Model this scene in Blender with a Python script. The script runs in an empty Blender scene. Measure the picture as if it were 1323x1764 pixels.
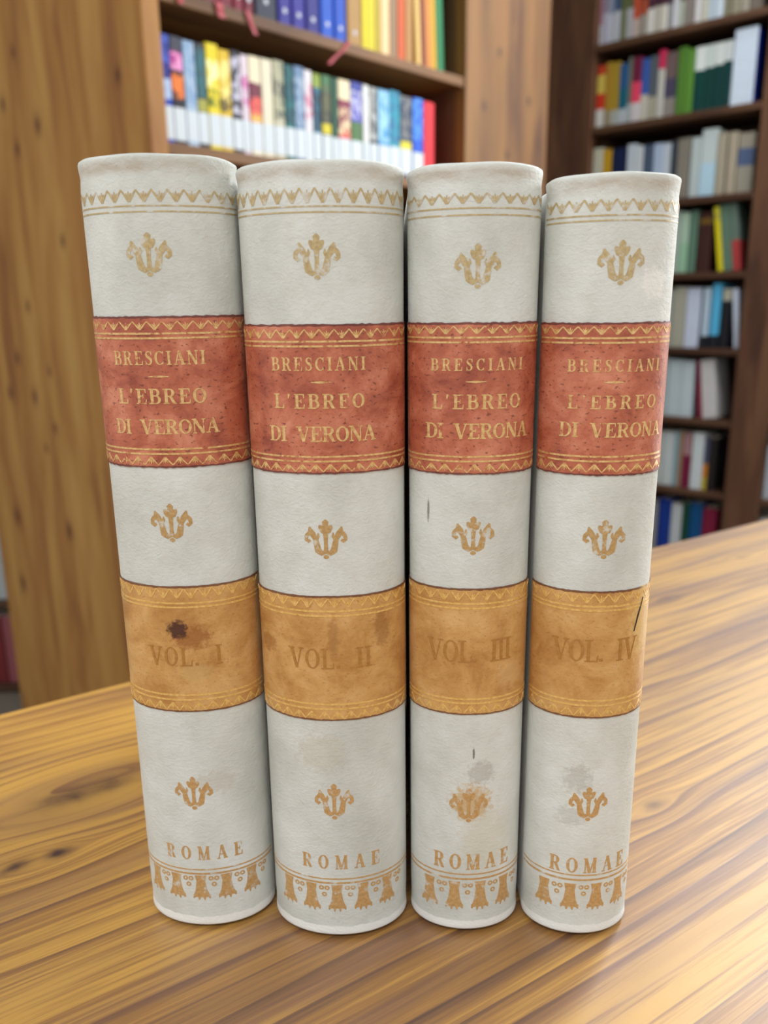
import bpy, bmesh, math, random
from mathutils import Vector, Matrix
random.seed(7)
S = bpy.context.scene
COL = S.collection
PI = math.pi

# ------------------------------------------------------------------ camera, world, lights, exposure
FPX, PCX, PCY = 1375.0, 661.5, 882.0            # focal length and centre for a 1323x1764 frame
PITCH, ROLL = math.radians(14.7), math.radians(0.72)
CAM = Vector((0, 0, 0.1575))                    # the table top is z = 0
_fw = Vector((0, math.cos(PITCH), -math.sin(PITCH)))
_r0 = Vector((1, 0, 0)); _d0 = _fw.cross(_r0)
RT = _r0 * math.cos(ROLL) + _d0 * math.sin(ROLL)
DN = _d0 * math.cos(ROLL) - _r0 * math.sin(ROLL)

cam_d = bpy.data.cameras.new('camera'); cam = bpy.data.objects.new('camera', cam_d); COL.objects.link(cam)
m = Matrix((RT, -DN, -_fw)).transposed().to_4x4(); m.translation = CAM
cam.matrix_world = m
cam_d.sensor_fit = 'VERTICAL'; cam_d.sensor_height = 24.0; cam_d.lens = FPX / 1764.0 * 24.0
cam_d.clip_start = 0.01; cam_d.clip_end = 50
cam_d.dof.use_dof = True; cam_d.dof.focus_distance = 0.185; cam_d.dof.aperture_fstop = 10.5
S.camera = cam

W = bpy.data.worlds.new('world'); S.world = W; W.use_nodes = True
bg = W.node_tree.nodes['Background']; bg.inputs[0].default_value = (0.93, 0.97, 1.0, 1); bg.inputs[1].default_value = 0.80

def area(name, loc, target, size, power, color=(0.98, 0.99, 1.0)):
    l = bpy.data.lights.new(name, 'AREA'); l.shape = 'RECTANGLE'; l.size, l.size_y = size; l.energy = power; l.color = color
    o = bpy.data.objects.new(name, l); COL.objects.link(o); o.location = loc
    o.rotation_euler = (Vector(target) - Vector(loc)).to_track_quat('-Z', 'Y').to_euler()
    return o
lamp = area('ceiling_lamp', (1.42, 2.0, 1.88), (1.42, 2.0, 0), (1.5, 0.5), 46); lamp.rotation_euler = (0, 0, math.radians(57))
area('ceiling_lamp', (-0.3, -1.2, 1.88), (-0.3, -1.2, 0), (1.3, 0.5), 26)
area('ceiling_lamp', (-1.7, 0.1, 1.88), (-1.7, 0.1, 0), (1.3, 0.5), 16)
area('added_side_light', (3.0, 1.68, 0.95), (0.3, 0.0, 0.35), (1.4, 1.3), 78, (0.92, 0.96, 1.0))  # added unseen source at the right, for sheen on the table
S.view_settings.view_transform = 'Standard'; S.view_settings.look = 'None'
S.view_settings.gamma = 1.0; S.view_settings.use_curve_mapping = False
S.view_settings.exposure = 0.12

def ray(x, y): return RT * ((x - PCX) / FPX) + DN * ((y - PCY) / FPX) + _fw
def on_plane(x, y, p0, n):                      # where the sight line through a pixel meets a vertical plane
    v = ray(x, y); return CAM + v * ((p0 - CAM).dot(n) / v.dot(n))

# ------------------------------------------------------------------ colour and node helpers
def srgb(r, g, b):
    f = lambda c: (c / 255 / 12.92) if c <= 10 else ((c / 255 + 0.055) / 1.055) ** 2.4
    return (f(r), f(g), f(b), 1)

class Nodes:
    def __init__(s, name, rough=0.5, metal=0.0, spec=0.5):
        s.m = bpy.data.materials.new(name); s.m.use_nodes = True; s.t = s.m.node_tree
        s.b = s.t.nodes['Principled BSDF']
        s.b.inputs['Roughness'].default_value = rough; s.b.inputs['Metallic'].default_value = metal
        s.b.inputs['Specular IOR Level'].default_value = spec
    def put(s, sock, v):
        if isinstance(v, bpy.types.NodeSocket): s.t.links.new(v, sock)
        else: sock.default_value = v
    def coord(s, kind='Object'): return s.t.nodes.new('ShaderNodeTexCoord').outputs[kind]
    def sep(s, v):
        n = s.t.nodes.new('ShaderNodeSeparateXYZ'); s.put(n.inputs[0], v); return n.outputs
    def comb(s, x, y, z=0.0):
        n = s.t.nodes.new('ShaderNodeCombineXYZ'); s.put(n.inputs[0], x); s.put(n.inputs[1], y); s.put(n.inputs[2], z); return n.outputs[0]
    def ma(s, op, a, b=0.0, c=0.0, clamp=False):
        n = s.t.nodes.new('ShaderNodeMath'); n.operation = op; n.use_clamp = clamp
        s.put(n.inputs[0], a); s.put(n.inputs[1], b); s.put(n.inputs[2], c); return n.outputs[0]
    def scale(s, v, sc):
        n = s.t.nodes.new('ShaderNodeVectorMath'); n.operation = 'MULTIPLY'; s.put(n.inputs[0], v); n.inputs[1].default_value = sc; return n.outputs[0]
    def add(s, v, off):
        n = s.t.nodes.new('ShaderNodeVectorMath'); n.operation = 'ADD'; s.put(n.inputs[0], v); n.inputs[1].default_value = off; return n.outputs[0]
    def noise(s, v, scale=1.0, detail=2.0, rough=0.5, dist=0.0):
        n = s.t.nodes.new('ShaderNodeTexNoise'); s.put(n.inputs['Vector'], v); n.inputs['Scale'].default_value = scale
        n.inputs['Detail'].default_value = detail; n.inputs['Roughness'].default_value = rough; n.inputs['Distortion'].default_value = dist
        return n.outputs['Fac']
    def ramp(s, f, stops, interp='LINEAR'):
        n = s.t.nodes.new('ShaderNodeValToRGB'); r = n.color_ramp; r.interpolation = interp
        while len(r.elements) < len(stops): r.elements.new(0.5)
        for e, (p, c) in zip(r.elements, sorted(stops, key=lambda q: q[0])):
            e.position = p; e.color = c if isinstance(c, tuple) else (c, c, c, 1)
        s.put(n.inputs[0], f); return n.outputs[0]
    def rng(s, f, a, b, c=0.0, d=1.0):
        n = s.t.nodes.new('ShaderNodeMapRange'); s.put(n.inputs[0], f)
        for i, v in enumerate((a, b, c, d)): n.inputs[i + 1].default_value = v
        return n.outputs[0]
    def mix(s, f, a, b):
        n = s.t.nodes.new('ShaderNodeMix'); n.data_type = 'RGBA'
        s.put(n.inputs[0], f); s.put(n.inputs[6], a); s.put(n.inputs[7], b); return n.outputs[2]
    def bump(s, h, strength=0.3, dist=0.0005):
        n = s.t.nodes.new('ShaderNodeBump'); s.put(n.inputs['Height'], h); n.inputs['Strength'].default_value = strength
        n.inputs['Distance'].default_value = dist; s.t.links.new(n.outputs[0], s.b.inputs['Normal'])
    def color(s, c): s.put(s.b.inputs['Base Color'], c); return s.m
    def spot(s, uv, u, v, ru, rv, rag=0.9, nscale=700.0):   # ragged round stain, 0..1
        x, y, _ = s.sep(uv)
        a = s.ma('DIVIDE', s.ma('SUBTRACT', x, u), ru); b = s.ma('DIVIDE', s.ma('SUBTRACT', y, v), rv)
        d = s.ma('SQRT', s.ma('ADD', s.ma('MULTIPLY', a, a), s.ma('MULTIPLY', b, b)))
        n = s.noise(uv, nscale, 4, 0.65)
        d = s.ma('ADD', d, s.ma('MULTIPLY', s.ma('SUBTRACT', n, 0.5), rag * 2))
        return s.rng(d, 0.55, 1.0, 1.0, 0.0)

# ------------------------------------------------------------------ mesh and object helpers
def tag(o, label=None, cat=None, group=None, kind=None):
    if label: o['label'] = label
    if cat: o['category'] = cat
    if group: o['group'] = group
    if kind: o['kind'] = kind
    return o
def empty(name, loc=(0, 0, 0), rz=0.0):
    o = bpy.data.objects.new(name, None); COL.objects.link(o); o.location = loc; o.rotation_euler = (0, 0, rz)
    o.empty_display_size = 0.02; return o
def link(name, bm, mat, parent=None, smooth=False, bev=0.0):
    me = bpy.data.meshes.new(name)
    bmesh.ops.recalc_face_normals(bm, faces=bm.faces)
    if bev:
        bmesh.ops.bevel(bm, geom=[e for e in bm.edges if e.calc_face_angle(0) > 0.6], offset=bev, segments=2, affect='EDGES', profile=0.5)
    bm.to_mesh(me); bm.free()
    o = bpy.data.objects.new(name, me); COL.objects.link(o)
    if mat: me.materials.append(mat)
    if smooth:
        for p in me.polygons: p.use_smooth = True
    if parent: o.parent = parent
    return o
def box(bm, x0, x1, y0, y1, z0, z1):
    v = [bm.verts.new((x, y, z)) for z in (z0, z1) for y in (y0, y1) for x in (x0, x1)]
    for f in ((0, 2, 3, 1), (4, 5, 7, 6), (0, 1, 5, 4), (2, 6, 7, 3), (0, 4, 6, 2), (1, 3, 7, 5)):
        bm.faces.new([v[i] for i in f])
def boxes(*bs):
    bm = bmesh.new()
    for b in bs: box(bm, *b)
    return bm
def prism(bm, pts, z0, z1):
    a = [bm.verts.new((x, y, z0)) for x, y in pts]; b = [bm.verts.new((x, y, z1)) for x, y in pts]
    n = len(pts)
    bm.faces.new(a[::-1]); bm.faces.new(b)
    for i in range(n): bm.faces.new((a[i], a[(i + 1) % n], b[(i + 1) % n], b[i]))

# ------------------------------------------------------------------ materials
def pine(name, axis, light, mid, dark, knot, rough=0.5, kscale=1.0, knots=()):
    n = Nodes(name, rough, 0, 0.3); c = n.coord()
    x, y, z = n.sep(c)
    across, along = {'z': (n.ma('ADD', x, y), z), 'x': (n.ma('ADD', y, z), x)}[axis]
    ks = 0.0; kd = 0.0
    for (ka, kl, r) in knots:
        a = n.ma('DIVIDE', n.ma('SUBTRACT', across, ka), r); b = n.ma('DIVIDE', n.ma('SUBTRACT', along, kl), r * 1.5)
        d2 = n.ma('ADD', n.ma('MULTIPLY', a, a), n.ma('MULTIPLY', b, b))
        kd = n.ma('ADD', kd, n.ma('EXPONENT', n.ma('MULTIPLY', d2, -1.6)))
        b2 = n.ma('MULTIPLY', b, 0.35)
        ks = n.ma('ADD', ks, n.ma('MULTIPLY', n.ma('EXPONENT', n.ma('MULTIPLY', n.ma('ADD', n.ma('MULTIPLY', n.ma('MULTIPLY', a, a), 0.12), n.ma('MULTIPLY', b2, b2)), -1.0)), n.ma('MULTIPLY', n.ma('TANH', a), r * 0.8)))
    aw = n.ma('SUBTRACT', across, ks)
    v = n.comb(n.ma('MULTIPLY', aw, 15 * kscale), n.ma('MULTIPLY', along, 2.2 * kscale))
    g = n.noise(v, 1.0, 4, 0.55, 0.6)
    v2 = n.comb(n.ma('MULTIPLY', aw, 150 * kscale), n.ma('MULTIPLY', along, 5 * kscale))
    g2 = n.noise(v2, 1.0, 3, 0.6)
    st = n.ma('FLOOR', n.ma('DIVIDE', across, 0.055)); wn = n.t.nodes.new('ShaderNodeTexWhiteNoise'); wn.noise_dimensions = '1D'; n.put(wn.inputs['W'], st)
    f = n.ma('ADD', n.ma('ADD', n.ma('MULTIPLY', g, 0.9), n.ma('MULTIPLY', g2, 0.10)), n.ma('MULTIPLY', n.ma('SUBTRACT', wn.outputs['Value'], 0.5), 0.13))
    col = n.ramp(f, [(0.3, dark), (0.47, mid), (0.68, light)])
    if knots: col = n.mix(n.ma('MULTIPLY', kd, 0.9, clamp=True), col, knot)
    n.bump(g2, 0.12, 0.001)
    return n.color(col)

M = {}
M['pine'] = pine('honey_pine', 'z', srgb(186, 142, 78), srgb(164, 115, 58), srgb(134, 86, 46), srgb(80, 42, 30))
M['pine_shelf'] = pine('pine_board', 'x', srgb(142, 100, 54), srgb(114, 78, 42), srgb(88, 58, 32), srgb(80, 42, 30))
M['dark_pine'] = pine('dark_brown_pine', 'z', srgb(112, 80, 56), srgb(92, 62, 44), srgb(72, 46, 34), srgb(50, 30, 24))
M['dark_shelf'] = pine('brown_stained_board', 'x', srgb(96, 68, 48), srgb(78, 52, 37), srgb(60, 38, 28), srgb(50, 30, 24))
def plain(name, c, rough=0.6, metal=0.0, var=0.12, scale=60):
    n = Nodes(name, rough, metal); g = n.noise(n.coord(), scale, 3)
    d = tuple(k * (1 - var * 2) for k in c[:3]) + (1,)
    return n.color(n.mix(g, c, d))
M['pages'] = plain('paper_pages', srgb(228, 220, 200), 0.8, 0, 0.06, 900)
M['white_label'] = plain('white_paper_label', srgb(206, 215, 221), 0.6, 0, 0.03, 300)
M['ribbon'] = plain('red_ribbon', srgb(168, 6, 34), 0.5)
M['wall'] = plain('cream_plaster', srgb(206, 200, 186), 0.85, 0, 0.04, 8)
M['floor'] = plain('grey_terrazzo', srgb(140, 132, 120), 0.5, 0, 0.12, 40)
M['ceil'] = plain('white_ceiling', srgb(232, 232, 228), 0.9, 0, 0.02, 6)
M['sticker'] = plain('pale_sticker', srgb(200, 205, 215), 0.6)

# ------------------------------------------------------------------ the table
E0 = Vector((-0.0012, 0.3901, 0)); TA = math.atan2(0.2797, 0.4410)
def table_material():
    n = Nodes('lacquered_softwood', 0.36, 0, 0.5); c = n.coord(); x, y, z = n.sep(c)
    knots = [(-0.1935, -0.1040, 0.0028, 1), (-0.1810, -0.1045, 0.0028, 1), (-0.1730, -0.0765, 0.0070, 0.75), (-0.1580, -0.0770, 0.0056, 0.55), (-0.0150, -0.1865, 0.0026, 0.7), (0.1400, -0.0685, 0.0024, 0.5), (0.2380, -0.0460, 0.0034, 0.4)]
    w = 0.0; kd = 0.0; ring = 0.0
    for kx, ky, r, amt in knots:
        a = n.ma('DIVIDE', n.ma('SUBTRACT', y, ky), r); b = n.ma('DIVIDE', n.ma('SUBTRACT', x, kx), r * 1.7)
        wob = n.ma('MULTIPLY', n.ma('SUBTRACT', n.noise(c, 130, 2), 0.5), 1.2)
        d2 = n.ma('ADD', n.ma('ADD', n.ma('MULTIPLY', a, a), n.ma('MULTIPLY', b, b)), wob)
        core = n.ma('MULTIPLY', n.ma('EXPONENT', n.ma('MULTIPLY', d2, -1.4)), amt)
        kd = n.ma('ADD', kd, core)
        b2 = n.ma('MULTIPLY', b, 0.3); a2 = n.ma('MULTIPLY', a, 0.28)
        fall = n.ma('EXPONENT', n.ma('MULTIPLY', n.ma('ADD', n.ma('MULTIPLY', a2, a2), n.ma('MULTIPLY', b2, b2)), -1.0))
        w = n.ma('ADD', w, n.ma('MULTIPLY', n.ma('MULTIPLY', fall, n.ma('TANH', n.ma('MULTIPLY', a, 0.9))), r * 1.5))
    yw = n.ma('SUBTRACT', y, w)
    slow = n.noise(n.comb(n.ma('MULTIPLY', x, 2.6), n.ma('MULTIPLY', yw, 14)), 1.0, 2, 0.5)
    ph = n.ma('ADD', n.ma('MULTIPLY', yw, 150), n.ma('MULTIPLY', slow, 4.5))
    fr = n.ma('FRACT', ph); cell = n.ma('FLOOR', ph)
    wn = n.t.nodes.new('ShaderNodeTexWhiteNoise'); wn.noise_dimensions = '1D'; n.put(wn.inputs['W'], cell)
    saw = n.ramp(fr, [(0.0, 0.12), (0.45, 0.22), (0.8, 0.62), (0.93, 1.0), (1.0, 0.1)])
    amp = n.ma('MULTIPLY', n.rng(wn.outputs['Value'], 0, 1, 0.3, 1.0), saw)
    fine = n.noise(n.comb(n.ma('MULTIPLY', x, 22), n.ma('MULTIPLY', yw, 900)), 1.0, 4, 0.6)
    broad = n.noise(n.comb(n.ma('MULTIPLY', x, 3.0), n.ma('MULTIPLY', yw, 32)), 1.0, 3, 0.5)
    f = n.ma('ADD', n.ma('ADD', n.ma('MULTIPLY', amp, 0.46), n.ma('MULTIPLY', n.ma('SUBTRACT', fine, 0.5), 0.62)), n.ma('MULTIPLY', n.ma('SUBTRACT', broad, 0.5), 0.95))
    col = n.ramp(f, [(0.0, srgb(202, 154, 70)), (0.15, srgb(160, 114, 56)), (0.38, srgb(120, 82, 50)), (0.7, srgb(76, 49, 40))])
    tone = n.noise(n.comb(n.ma('MULTIPLY', x, 5), n.ma('MULTIPLY', yw, 70)), 1.0, 2)
    col = n.mix(n.rng(tone, 0.48, 0.68, 0, 0.6), col, srgb(116, 80, 70))
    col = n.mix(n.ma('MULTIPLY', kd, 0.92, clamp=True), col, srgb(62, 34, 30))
    n.bump(n.ma('ADD', fine, n.ma('MULTIPLY', amp, -0.5)), 0.10, 0.0006)
    n.put(n.b.inputs['Roughness'], n.rng(fine, 0.3, 0.7, 0.42, 0.55))
    n.b.inputs['Coat Weight'].default_value = 1.0; n.b.inputs['Coat Roughness'].default_value = 0.44; n.b.inputs['Coat IOR'].default_value = 1.65
    return n.color(col)
tbl = tag(empty('wooden_table', (E0.x, E0.y, 0), TA), 'honey brown striped wooden table under the four cream volumes', 'table')
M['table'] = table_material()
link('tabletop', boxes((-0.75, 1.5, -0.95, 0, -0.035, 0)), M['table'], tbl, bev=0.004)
for lx in (-0.68, 1.43):
    for ly in (-0.88, -0.07):
        link('leg', boxes((lx - 0.03, lx + 0.03, ly - 0.03, ly + 0.03, -1.05, -0.036)), M['table'], tbl, bev=0.004)
link('apron', boxes((-0.65, 1.40, -0.085, -0.06, -0.12, -0.036), (-0.65, 1.40, -0.89, -0.865, -0.12, -0.036)), M['table'], tbl)

# ------------------------------------------------------------------ bookcases
FLOOR, CEIL = -1.05, 1.95
DA = Vector((math.sin(math.radians(44)), math.cos(math.radians(44)), 0)); NA = Vector((-DA.y, DA.x, 0)); RA = math.atan2(DA.y, DA.x)
tA = on_plane(278, 140, Vector((0, 1.5, 0)), Vector((0, 1, 0))); A0 = Vector((tA.x, tA.y, 0))       # near front corner of the pine case
DB = Vector((math.sin(math.radians(49)), -math.cos(math.radians(49)), 0)); NB = Vector((-DB.y, DB.x, 0)); RB = math.atan2(DB.y, DB.x)
tB = on_plane(1022, 140, Vector((0, 3.4, 0)), Vector((0, 1, 0))); B0 = Vector((tB.x, tB.y, 0))      # left front corner of the dark case's opening
def a_loc(px, py, y=0.0):
    q = on_plane(px, py, A0 + NA * y, NA) - A0; return q.dot(DA), q.z
def b_loc(px, py, y=0.0):
    q = on_plane(px, py, B0 + NB * y, NB) - B0; return q.dot(DB), q.z

bayA = a_loc(800, 140)[0]; endA = a_loc(943, 140)[0]
zA1 = (a_loc(345, 0)[1] + a_loc(798, 140)[1]) / 2 + 0.006         # top of the upper shelf
zA2 = a_loc(282, 249)[1] + 0.006                                   # top of the lower shelf
print('A', A0, bayA, endA, zA1, zA2, a_loc(280,1000))
casA = tag(empty('pine_bookcase', (A0.x, A0.y, 0), RA), 'honey pine bookcase with a broad knotty end panel, behind the cream volumes', 'bookcase')
PANEL_W, TOP = 0.96, 1.5
def pk(px, py, q):                               # where a knot sits on the panel
    v = on_plane(px, py, A0 - DA * 0.028, DA) - A0; return (v.dot(NA) - 0.028, v.z, q)
M['panel'] = pine('knotty_pine_panel', 'z', srgb(186, 142, 78), srgb(166, 117, 60), srgb(138, 90, 50), srgb(84, 44, 34),
    knots=[pk(x, y, q * 1.35) for x, y, q in ((22, 90, .008), (203, 130, .009), (65, 216, .013), (30, 257, .010), (5, 180, .010), (108, 415, .009), (48, 528, .009), (30, 617, .011), (85, 640, .008), (18, 677, .012), (60, 683, .012), (95, 738, .009), (30, 890, .016), (120, 915, .015), (40, 1005, .016), (80, 772, .007))])
link('end_panel', boxes((-0.028, 0, 0.018, PANEL_W, FLOOR, TOP)), M['panel'], casA)
link('edge_strip', boxes((-0.031, 0.003, -0.004, 0.018, FLOOR, TOP)), M['pine'], casA, bev=0.002)
M['stile'] = pine('knotty_pine_stile_darkened', 'z', srgb(136, 96, 50), srgb(112, 76, 40), srgb(80, 50, 30), srgb(54, 30, 24), knots=[(bayA + 0.07, 0.62, 0.010), (bayA + 0.17, 0.52, 0.009), (bayA + 0.26, 0.66, 0.010), (bayA + 0.13, 0.75, 0.009)])  # same pine as the panel, colour darkened to offset the lamp on it
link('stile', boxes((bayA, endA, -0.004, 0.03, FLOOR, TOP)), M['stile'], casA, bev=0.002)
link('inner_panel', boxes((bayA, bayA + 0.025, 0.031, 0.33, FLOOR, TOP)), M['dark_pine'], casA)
link('back_panel', boxes((0.001, bayA, 0.31, 0.325, FLOOR, TOP)), M['dark_pine'], casA)  # dark brown on inner and back panels paints in the interior shade
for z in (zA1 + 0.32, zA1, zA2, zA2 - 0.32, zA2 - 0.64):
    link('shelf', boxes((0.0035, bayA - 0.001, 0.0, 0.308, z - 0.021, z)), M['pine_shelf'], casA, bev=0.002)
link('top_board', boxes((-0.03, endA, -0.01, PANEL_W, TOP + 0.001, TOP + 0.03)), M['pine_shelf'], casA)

zB = [b_loc(1170, y)[1] for y in (45, 196, 341, 470, 599, 719, 841)]
step = (zB[0] - zB[-1]) / 6
zB.append(zB[-1] - step)
wB = b_loc(1262, 700)[0]; sB = 0.13
print('B', B0, wB, zB)
casB = tag(empty('brown_bookcase', (B0.x, B0.y, 0), RB), 'tall dark brown bookcase with eight shelves, far right behind the table', 'bookcase')
lB = b_loc(900, 140)[0]
link('left_board', boxes((lB, 0, -0.003, 0.025, FLOOR, TOP)), M['dark_pine'], casB, bev=0.002)
link('upright', boxes((wB, wB + sB, -0.003, 0.025, FLOOR, TOP)), M['dark_pine'], casB, bev=0.002)
link('side_panel', boxes((-0.02, 0.0, 0.026, 0.30, FLOOR, TOP)), M['dark_pine'], casB)
link('side_panel', boxes((wB, wB + 0.02, 0.026, 0.30, FLOOR, TOP)), M['dark_pine'], casB)
link('back_panel', boxes((-0.02, wB + 0.9, 0.301, 0.312, FLOOR, TOP)), M['dark_pine'], casB)
for z in zB: link('shelf', boxes((0.001, wB - 0.001, 0.0, 0.30, z - 0.024, z)), M['dark_shelf'], casB, bev=0.002)
for z in (zB[0] + 0.3,): link('shelf', boxes((0.001, wB - 0.001, 0.0, 0.30, z - 0.024, z)), M['dark_shelf'], casB, bev=0.002)
for z in zB: link('shelf', boxes((wB + sB, wB + 0.9, 0.0, 0.30, z - 0.024, z)), M['dark_shelf'], casB, bev=0.002)
link('upright', boxes((wB + 0.9, wB + 1.0, -0.003, 0.30, FLOOR, TOP)), M['dark_pine'], casB, bev=0.002)
link('top_board', boxes((lB, wB + 1.0, -0.01, 0.31, TOP + 0.001, TOP + 0.03)), M['dark_shelf'], casB)

# third case: only a sliver of it shows left of the pine panel
C0 = Vector((-1.55, 2.35, 0))
casC = tag(empty('far_bookcase', C0), 'brown bookcase half hidden beyond the left edge of the pine panel', 'bookcase')
def c_z(py): return on_plane(8, py, C0, Vector((0, 1, 0))).z
zC = [c_z(1036), c_z(790)]
zC = [zC[0], zC[0] + 0.33, FLOOR + 0.03]
for z in zC: link('shelf', boxes((0.0, 0.95, 0.0, 0.27, z - 0.024, z)), M['dark_shelf'], casC, bev=0.002)
link('side_panel', boxes((-0.03, -0.001, 0.0, 0.27, FLOOR, TOP)), M['dark_pine'], casC)
link('side_panel', boxes((0.951, 0.98, 0.0, 0.27, FLOOR, TOP)), M['dark_pine'], casC)
link('back_panel', boxes((-0.03, 0.98, 0.271, 0.285, FLOOR, TOP)), M['dark_pine'], casC)

# ------------------------------------------------------------------ room shell (in the pine case's axes)
def room(name, b, mat):
    o = link(name, boxes(b), mat); o.location = (A0.x, A0.y, 0); o.rotation_euler = (0, 0, RA); tag(o, kind='structure'); return o
bw = (B0 - A0).dot(DA) + 0.33
room('floor', (-3.5, bw + 0.1, -5.0, 1.75, FLOOR - 0.1, FLOOR), M['floor'])
room('ceiling', (-3.5, bw + 0.1, -5.0, 1.75, CEIL, CEIL + 0.1), M['ceil'])
room('wall_left', (-3.5, bw, 1.65, 1.75, FLOOR, CEIL), M['wall'])
WY0, WY1, WZ0, WZ1 = -3.05, -1.55, 0.25, 1.65       # opening for an added, unseen window, right of the brown case
wl = link('wall_back', boxes((bw, bw + 0.1, WY1, 1.75, FLOOR, CEIL), (bw, bw + 0.1, -5.0, WY0, FLOOR, CEIL), (bw, bw + 0.1, WY0, WY1, FLOOR, WZ0), (bw, bw + 0.1, WY0, WY1, WZ1, CEIL)), M['wall'])
wl.location = (A0.x, A0.y, 0); wl.rotation_euler = (0, 0, RA); tag(wl, kind='structure')
wf = link('added_window_1', boxes((bw + 0.02, bw + 0.08, WY0, WY0 + 0.05, WZ0, WZ1), (bw + 0.02, bw + 0.08, WY1 - 0.05, WY1, WZ0, WZ1), (bw + 0.02, bw + 0.08, WY0 + 0.05, WY1 - 0.05, WZ0, WZ0 + 0.05), (bw + 0.02, bw + 0.08, WY0 + 0.05, WY1 - 0.05, WZ1 - 0.05, WZ1), (bw + 0.03, bw + 0.07, (WY0 + WY1) / 2 - 0.02, (WY0 + WY1) / 2 + 0.02, WZ0 + 0.05, WZ1 - 0.05)), M['ceil'])  # frame of the added window, out of view around the side light
wf.location = (A0.x, A0.y, 0); wf.rotation_euler = (0, 0, RA); tag(wf, kind='structure')

# ------------------------------------------------------------------ shelf books
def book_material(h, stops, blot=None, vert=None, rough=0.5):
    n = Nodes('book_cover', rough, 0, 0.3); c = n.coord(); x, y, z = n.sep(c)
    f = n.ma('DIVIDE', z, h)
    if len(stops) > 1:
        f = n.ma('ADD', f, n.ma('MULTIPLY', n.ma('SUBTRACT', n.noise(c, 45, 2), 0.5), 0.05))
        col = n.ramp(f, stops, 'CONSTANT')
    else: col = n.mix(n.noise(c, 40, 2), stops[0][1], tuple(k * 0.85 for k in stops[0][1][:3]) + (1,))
    if blot:                                            # blotches of a cover picture: (colour, from, to, amount)
        for i, (bc, lo, hi, amt) in enumerate(blot):
            g = n.noise(n.add(n.scale(c, (1.0, 1.0, 0.6)), (i * 3.1, stops[0][1][0] * 7, h * 9)), 95, 3, 0.6)
            msk = n.ma('MULTIPLY', n.rng(g, 0.55 - amt * 0.25, 0.62 - amt * 0.25), n.ma('MULTIPLY', n.ma('GREATER_THAN', f, lo), n.ma('LESS_THAN', f, hi)))
            col = n.mix(msk, col, bc)
    return n.color(col)

def book_mesh(w, h, d, t, rnd):
    pts = []
    k = 5
    for i in range(k + 1):                              # left front corner
        a = PI + (PI / 2) * i / k; pts.append((rnd + rnd * math.cos(a), rnd + rnd * math.sin(a)))
    for i in range(k + 1):
        a = 1.5 * PI + (PI / 2) * i / k; pts.append((w - rnd + rnd * math.cos(a), rnd + rnd * math.sin(a)))
    pts += [(w, d), (w - t, d), (w - t, t * 1.6), (t, t * 1.6), (t, d), (0, d)]
    bm = bmesh.new(); prism(bm, pts, 0, h); return bm

ORD = ['zeroth', 'first', 'second', 'third', 'fourth', 'fifth', 'sixth', 'seventh', 'eighth', 'ninth', 'tenth', 'eleventh', 'twelfth', 'thirteenth', 'fourteenth',
       'fifteenth', 'sixteenth', 'seventeenth', 'eighteenth', 'nineteenth', 'twentieth', 'twenty-first', 'twenty-second', 'twenty-third', 'twenty-fourth', 'twenty-fifth', 'twenty-sixth', 'twenty-seventh', 'twenty-eighth']

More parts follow.
